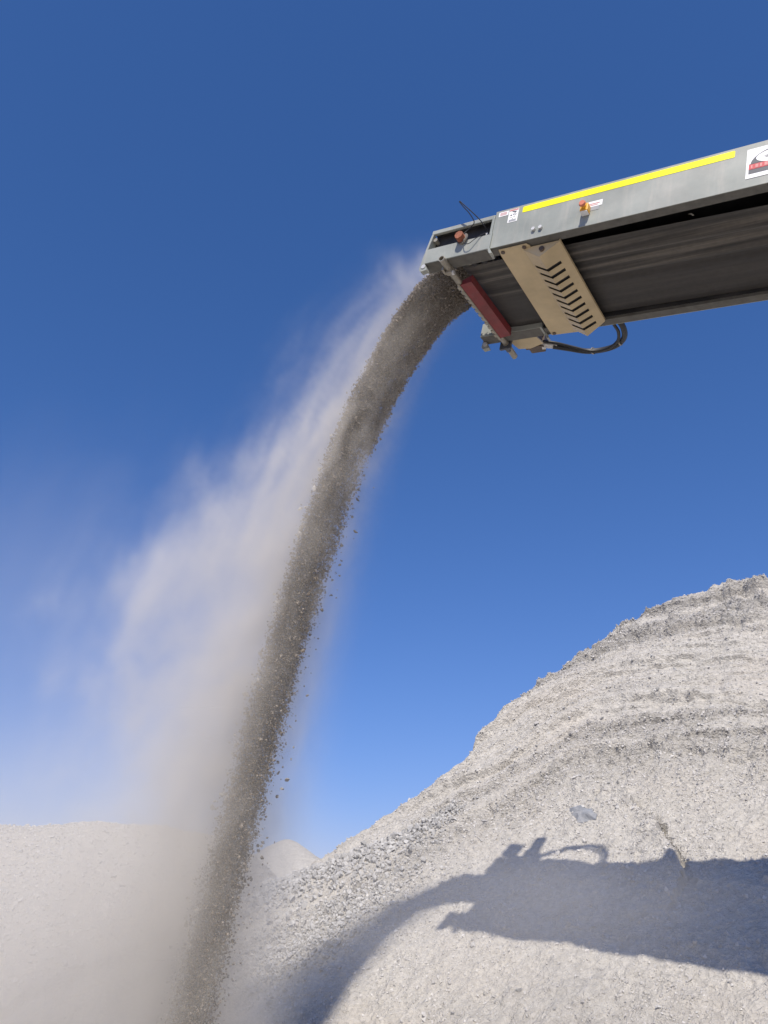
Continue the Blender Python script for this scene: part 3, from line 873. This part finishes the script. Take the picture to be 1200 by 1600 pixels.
MB().cyl((0.652, 0.077, 0.236), (0.652, 0.060, 0.236), 0.012, seg=8).build('bolt', M_ZINC, hf)

# ------------------------------------------------------------------ the falling gravel
GRAV = 9.81; VEL = 2.52
C0 = P0 + AX * 1.0 + BX * 0.65 + NX * 0.30
A3 = np.array(AX); B3 = np.array(BX); N3 = np.array(NX); C3 = np.array(C0)
def stream_points(t, lat, off, vj):
    """t seconds in the air, lat sideways (m), off outwards across the sheet (m)"""
    p = C3 + (VEL * (1 + vj) * t)[:, None] * A3 + lat[:, None] * B3
    p[:, 2] -= 0.5 * GRAV * t * t
    vel = VEL * A3[None] + np.outer(-GRAV * t, [0, 0, 1])
    vel /= np.linalg.norm(vel, axis=1)[:, None]
    nr = np.cross(np.broadcast_to(B3, vel.shape), vel)
    nr *= np.sign(nr @ A3 + 1e-9)[:, None] * 1.0
    nr = np.where((nr @ np.array([0, 0, 1.0]))[:, None] < 0, -nr, nr)
    return p + off[:, None] * nr
def stream(nn, seed):
    r = np.random.default_rng(seed)
    t = r.uniform(-0.10, 1.22, nn)
    q = r.uniform(-1, 1, nn)
    tt = np.clip(t, 0, 2)
    half = 0.335 - 0.155 * np.clip(tt, 0, 1)
    ragged = 1 + 0.16 * fbm(t * 7, np.sign(q) * 3.3, 90, 3)
    lat = q * half * ragged + r.normal(size=nn) * (0.006 + 0.030 * tt * tt)
    thick = (0.085 + 0.02 * tt) * (1 - 0.75 * q * q)
    off = r.uniform(-1, 1, nn) * thick + r.normal(size=nn) * (0.004 + 0.03 * tt)
    off += 0.055 * fbm(t * 6.0, q * 1.8, 97, 3)
    vj = r.normal(size=nn) * 0.008 + 0.012 * fbm(t * 9.0, q * 2.5, 98, 3)
    return t, lat, off, vj, q
t, lat, off, vj, q = stream(150000, 21)
hole = sstep(fbm(t * 5.0, q * 1.4, 95, 3), -0.55, -0.05)
keep = np.random.default_rng(2).uniform(0, 1, len(t)) < np.where(t < 0.6, 0.85, 0.22) + np.where(t < 0.6, 0.15, 0.70) * hole
t, lat, off, vj = t[keep], lat[keep], off[keep], vj[keep]
pos = stream_points(t, lat, off, vj)
rad = np.clip(np.random.default_rng(22).lognormal(math.log(0.0058), 0.46, len(t)), 0.0025, 0.019)
tag(link('falling_gravel', stones_mesh('falling_gravel', pos, rad, M_FALL, 23, grit=True)),
    'dense brown curtain of crushed gravel pouring off the conveyor head', 'gravel stream', kind='stuff')

# single stones along both edges of the curtain, coloured lit left and shaded right
M_FALLG = stone_mat('shade_tone_stone', (0.17, 0.16, 0.148), (0.24, 0.228, 0.212), (0.33, 0.315, 0.295))  # same rock, darkened in its colour for the shaded edge
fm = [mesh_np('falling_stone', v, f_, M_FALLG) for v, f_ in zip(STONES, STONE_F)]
fp = [mesh_np('lit_tone_falling_stone', v, f_, M_FALLP) for v, f_ in zip(STONES, STONE_F)]
r = np.random.default_rng(31)
for k in range(150):
    tt = np.array([0.62 + 0.56 * r.random() ** 0.8])
    half = 0.335 - 0.155 * min(tt[0], 1)
    la = np.array([half * (0.95 + 0.10 * r.random()) + abs(r.normal()) * 0.045 * tt[0]])
    of = np.array([-0.02 - abs(r.normal()) * 0.09 * tt[0]])
    p = stream_points(tt, la, of, np.array([r.normal() * 0.01]))[0]
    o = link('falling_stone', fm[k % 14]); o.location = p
    s_ = min(0.022, 0.0100 * math.exp(r.normal() * 0.45)); o.scale = (s_, s_ * r.uniform(.8, 1.1), s_ * r.uniform(.8, 1.1)); o.rotation_euler = r.uniform(0, 6.28, 3)
    tag(o, 'loose stone coloured dark as shaded, falling free along the right edge of the gravel stream', 'stone', 'dark stones dropping beside the stream')
for k in range(140):
    tt = np.array([0.60 + 0.60 * r.random() ** 0.75])
    half = 0.335 - 0.155 * min(tt[0], 1)
    la = np.array([-half * (0.92 + 0.16 * r.random()) - abs(r.normal()) * 0.035 * tt[0]])
    of = np.array([0.02 + abs(r.normal()) * 0.045 * tt[0]])
    p = stream_points(tt, la, of, np.array([r.normal() * 0.01]))[0]
    o = link('lit_tone_falling_stone', fp[k % 14]); o.location = p
    s_ = min(0.030, 0.0130 * math.exp(r.normal() * 0.45)); o.scale = (s_, s_ * r.uniform(.8, 1.1), s_ * r.uniform(.8, 1.1)); o.rotation_euler = r.uniform(0, 6.28, 3)
    tag(o, 'loose stone coloured pale as sunlit, falling along the left edge of the gravel stream', 'stone', 'pale stones falling on the sunny side of the stream')

# where it lands: a fresh heap below the frame
def heap_fn(X, Y):
    d = np.hypot(X + 1.75, Y - 7.25)
    return 0.62 - 0.62 * (np.sqrt(d * d + 0.15 ** 2) - 0.15) + 0.06 * fbm(X * 2.5, Y * 2.5, 99, 4)
back_pile('gravel_heap', 'low fresh gravel heap under the falling stream', -3.6, 0.2, 5.4, 9.2, 0.05, heap_fn, M_PILE, 'gravel heap')

# ------------------------------------------------------------------ the dust blowing off the stream
DUST_COL = (0.945, 0.905, 0.835)
def dust():
    m = bpy.data.materials.new('dust'); m.use_nodes = True
    t = m.node_tree; t.nodes.clear()
    out = t.nodes.new('ShaderNodeOutputMaterial')
    pv = t.nodes.new('ShaderNodeVolumePrincipled')
    t.links.new(pv.outputs[0], out.inputs['Volume'])
    pv.inputs['Color'].default_value = (*DUST_COL, 1)
    pv.inputs['Density'].default_value = 1.0
    pv.inputs['Anisotropy'].default_value = 0.0
    # the density is laid down once on a voxel grid by geometry nodes
    t = bpy.data.node_groups.new('dust_density', 'GeometryNodeTree')
    t.interface.new_socket('Geometry', in_out='INPUT', socket_type='NodeSocketGeometry')
    t.interface.new_socket('Geometry', in_out='OUTPUT', socket_type='NodeSocketGeometry')
    go = t.nodes.new('NodeGroupOutput')
    def M(op, a, b=None, c=None, clamp=False):
        n = t.nodes.new('ShaderNodeMath'); n.operation = op; n.use_clamp = clamp
        for i, v in enumerate((a, b, c)):
            if v is None: continue
            if isinstance(v, (int, float)): n.inputs[i].default_value = v
            else: t.links.new(v, n.inputs[i])
        return n.outputs[0]
    def SS(x, a, b):
        n = t.nodes.new('ShaderNodeMapRange'); n.interpolation_type = 'SMOOTHSTEP'
        t.links.new(x, n.inputs[0]); n.inputs[1].default_value = a; n.inputs[2].default_value = b
        return n.outputs[0]
    ps = t.nodes.new('GeometryNodeInputPosition')
    sp = t.nodes.new('ShaderNodeSeparateXYZ'); t.links.new(ps.outputs[0], sp.inputs[0])
    x, y, z = sp.outputs
    zc = M('MINIMUM', z, 0.0)
    drop = M('MULTIPLY', zc, -1.0)
    xs = M('DIVIDE', M('ADD', M('SQRT', M('MULTIPLY_ADD', drop, 4 * 0.827, 0.0708)), 0.2657), 2 * 0.827)
    Fr = M('SUBTRACT', x, xs)
    # wisps: noise stretched along the fall line
    def noise(sx, sy, sz, sc, det, rough, off=0.0):
        # shear so that streaks hang along the stream
        cx = t.nodes.new('ShaderNodeCombineXYZ')
        t.links.new(M('MULTIPLY_ADD', Fr, sx, off), cx.inputs[0]); t.links.new(M('MULTIPLY', y, sy), cx.inputs[1]); t.links.new(M('MULTIPLY', z, sz), cx.inputs[2])
        n = t.nodes.new('ShaderNodeTexNoise'); n.inputs['Scale'].default_value = sc; n.inputs['Detail'].default_value = det; n.inputs['Roughness'].default_value = rough
        n.inputs['Distortion'].default_value = 0.4
        t.links.new(cx.outputs[0], n.inputs['Vector'])
        return n.outputs[0]
    n1 = noise(1.0, 1.0, 0.42, 2.0, 4.0, 0.62)
    n2 = noise(1.0, 1.0, 0.38, 7.0, 3.0, 0.6, 4.0)
    n3 = noise(1.0, 1.0, 0.8, 1.9, 6.0, 0.62, 9.0)
    Fp = M('MAXIMUM', Fr, 0.0)
    # how far the wind carries it out from the stream: short near the lip, then a curtain that hangs straight down
    R = M('SUBTRACT', M('MULTIPLY_ADD', SS(drop, 1.2, 2.5), 0.78, 0.80), M('MULTIPLY', SS(drop, 2.8, 5.7), 0.78))
    jit = M('ADD', M('MULTIPLY', M('SUBTRACT', n1, 0.5), 1.0), M('MULTIPLY', M('SUBTRACT', n3, 0.5), 1.15))
    Fw = M('SUBTRACT', M('DIVIDE', Fr, R), jit)
    body = M('SUBTRACT', 1.0, SS(Fw, 0.35, 1.12))
    grad = M('MULTIPLY_ADD', M('EXPONENT', M('MULTIPLY', Fp, -2.6)), 0.85, 0.50)
    edge = M('EXPONENT', M('MULTIPLY', Fp, -5.0))
    cut = SS(Fr, -0.20, 0.0)
    wy = M('MULTIPLY_ADD', drop, 0.075, 0.23)
    y2 = M('SUBTRACT', M('SUBTRACT', y, 0.05), M('MULTIPLY', Fp, 0.6))
    lat = M('EXPONENT', M('MULTIPLY', M('POWER', M('ABSOLUTE', M('DIVIDE', y2, wy)), 2.0), -1.0))
    top = M('SUBTRACT', 1.0, SS(z, 0.02, 0.46))
    head = SS(x, -0.05, 0.35)
    wisp = M('MULTIPLY_ADD', SS(n2, 0.36, 0.70), 1.9, 0.14)
    soft = M('MULTIPLY_ADD', SS(n3, 0.34, 0.68), 1.05, 0.50)
    mixf = M('MULTIPLY', SS(drop, 1.0, 3.0), 0.85)
    wisp = M('ADD', M('MULTIPLY', wisp, M('SUBTRACT', 1.0, mixf)), M('MULTIPLY', soft, mixf))
    amp = M('SUBTRACT', M('MULTIPLY_ADD', SS(drop, 0.1, 1.8), 1.1, 1.45), M('MULTIPLY', SS(drop, 3.4, 6.0), 0.7))
    core = M('MULTIPLY', M('MULTIPLY', M('MULTIPLY', body, M('MULTIPLY', grad, cut)), M('MULTIPLY', lat, top)), M('MULTIPLY', wisp, M('MULTIPLY', head, amp)))
    near = M('MULTIPLY', M('MULTIPLY', M('MULTIPLY', edge, cut), lat), M('MULTIPLY', M('MULTIPLY', top, head), 1.3))
    # brown sheath of fines riding with the stones
    she = M('MULTIPLY', M('MULTIPLY', SS(Fr, -0.42, -0.12), SS(Fr, 0.25, -0.02)), M('MULTIPLY', M('MULTIPLY', lat, M('MULTIPLY', top, head)), M('MULTIPLY', M('MULTIPLY_ADD', SS(n2, 0.42, 0.66), 2.6, 0.4), M('MULTIPLY_ADD', SS(drop, 0.7, 2.6), -0.66, 1.0))))
    near = M('ADD', near, she)
    # drifting veil further off, low down
    veil = M('MULTIPLY', SS(M('ADD', drop, M('MULTIPLY', n1, 2.2)), 2.8, 4.4), M('EXPONENT', M('MULTIPLY', M('POWER', Fp, 2.0), -0.08)))
    veil = M('MULTIPLY', M('MULTIPLY', veil, SS(Fr, -0.3, 0.3)), 0.085)
    # billow rising off the landing point
    bil = M('MULTIPLY', SS(drop, 3.8, 6.4), M('EXPONENT', M('MULTIPLY', M('POWER', M('SUBTRACT', Fr, 0.30), 2.0), -1.1)))
    bil = M('MULTIPLY', M('MULTIPLY', M('MULTIPLY', bil, SS(Fr, -0.7, 0.2)), M('MULTIPLY_ADD', n1, 1.6, -0.1, True)), 1.5)
    wall = M('MULTIPLY', M('MULTIPLY', SS(y, -1.35, -0.7), SS(y, 3.2, 2.2)), SS(x, 5.1, 4.0))
    dens = M('MULTIPLY', M('ADD', M('ADD', core, near), M('ADD', veil, bil)), wall)
    dens = M('MAXIMUM', M('SUBTRACT', dens, 0.004), 0.0)
    vc_ = t.nodes.new('GeometryNodeVolumeCube')
    t.links.new(dens, vc_.inputs['Density'])
    lo = (-0.3, -1.4, -7.0); hi = (5.2, 3.3, 0.55)
    vc_.inputs['Min'].default_value = lo; vc_.inputs['Max'].default_value = hi
    for ax, l, h in zip('XYZ', lo, hi):
        vc_.inputs['Resolution ' + ax].default_value = int((h - l) / 0.042)
    sm_ = t.nodes.new('GeometryNodeSetMaterial'); sm_.inputs['Material'].default_value = m
    t.links.new(vc_.outputs[0], sm_.inputs[0]); t.links.new(sm_.outputs[0], go.inputs[0])
    bm = bmesh.new()
    bmesh.ops.create_cube(bm, size=1.0)
    me = bpy.data.meshes.new('dust_cloud'); bm.to_mesh(me); bm.free()
    me.materials.append(m)
    o = link('dust_cloud', me)
    h = Vector((AX.x, AX.y, 0)).normalized()
    o.matrix_world = Matrix.Translation(C0) @ Matrix((h, -BX, Vector((0, 0, 1)))).transposed().to_4x4()
    md = o.modifiers.new('density', 'NODES'); md.node_group = t
    tag(o, 'pale dust cloud blowing left off the falling gravel', 'dust', kind='stuff')
dust()

# thin dust hanging between the boom and the stockpile
def veil():
    m = bpy.data.materials.new('drifting_dust'); m.use_nodes = True
    t = m.node_tree; t.nodes.clear()
    out = t.nodes.new('ShaderNodeOutputMaterial')
    pv = t.nodes.new('ShaderNodeVolumePrincipled')
    t.links.new(pv.outputs[0], out.inputs['Volume'])
    pv.inputs['Color'].default_value = (*DUST_COL, 1)
    pv.inputs['Density'].default_value = 1.0
    t = bpy.data.node_groups.new('drifting_density', 'GeometryNodeTree')
    t.interface.new_socket('Geometry', in_out='INPUT', socket_type='NodeSocketGeometry')
    t.interface.new_socket('Geometry', in_out='OUTPUT', socket_type='NodeSocketGeometry')
    go = t.nodes.new('NodeGroupOutput')
    ps = t.nodes.new('GeometryNodeInputPosition')
    ln = t.nodes.new('ShaderNodeVectorMath'); ln.operation = 'LENGTH'
    t.links.new(ps.outputs[0], ln.inputs[0])
    nz = t.nodes.new('ShaderNodeTexNoise'); nz.inputs['Scale'].default_value = 1.7; nz.inputs['Detail'].default_value = 3.0
    t.links.new(ps.outputs[0], nz.inputs['Vector'])
    ad = t.nodes.new('ShaderNodeMath'); ad.operation = 'MULTIPLY_ADD'; ad.inputs[1].default_value = -0.9
    t.links.new(nz.outputs[0], ad.inputs[0]); t.links.new(ln.outputs['Value'], ad.inputs[2])
    mr = t.nodes.new('ShaderNodeMapRange'); mr.interpolation_type = 'SMOOTHSTEP'
    t.links.new(ad.outputs[0], mr.inputs[0])
    mr.inputs[1].default_value = 0.50; mr.inputs[2].default_value = -0.25; mr.inputs[3].default_value = 0.0; mr.inputs[4].default_value = VEIL_DENS
    vc_ = t.nodes.new('GeometryNodeVolumeCube')
    t.links.new(mr.outputs[0], vc_.inputs['Density'])
    vc_.inputs['Min'].default_value = (-1, -1, -1); vc_.inputs['Max'].default_value = (1, 1, 1)
    for ax, k in zip('XYZ', (40, 26, 22)):
        vc_.inputs['Resolution ' + ax].default_value = k
    sm_ = t.nodes.new('GeometryNodeSetMaterial'); sm_.inputs['Material'].default_value = m
    t.links.new(vc_.outputs[0], sm_.inputs[0]); t.links.new(sm_.outputs[0], go.inputs[0])
    bm = bmesh.new(); bmesh.ops.create_cube(bm, size=1.0)
    me = bpy.data.meshes.new('drifting_dust'); bm.to_mesh(me); bm.free(); me.materials.append(m)
    o = link('drifting_dust', me)
    o.location = (0.95, 7.0, 1.72); o.scale = (2.9, 1.5, 1.05)
    md = o.modifiers.new('density', 'NODES'); md.node_group = t
    tag(o, 'thin pale dust haze hanging in front of the conveyor shadow', 'dust', kind='stuff')
VEIL_DENS = 0.40
veil()
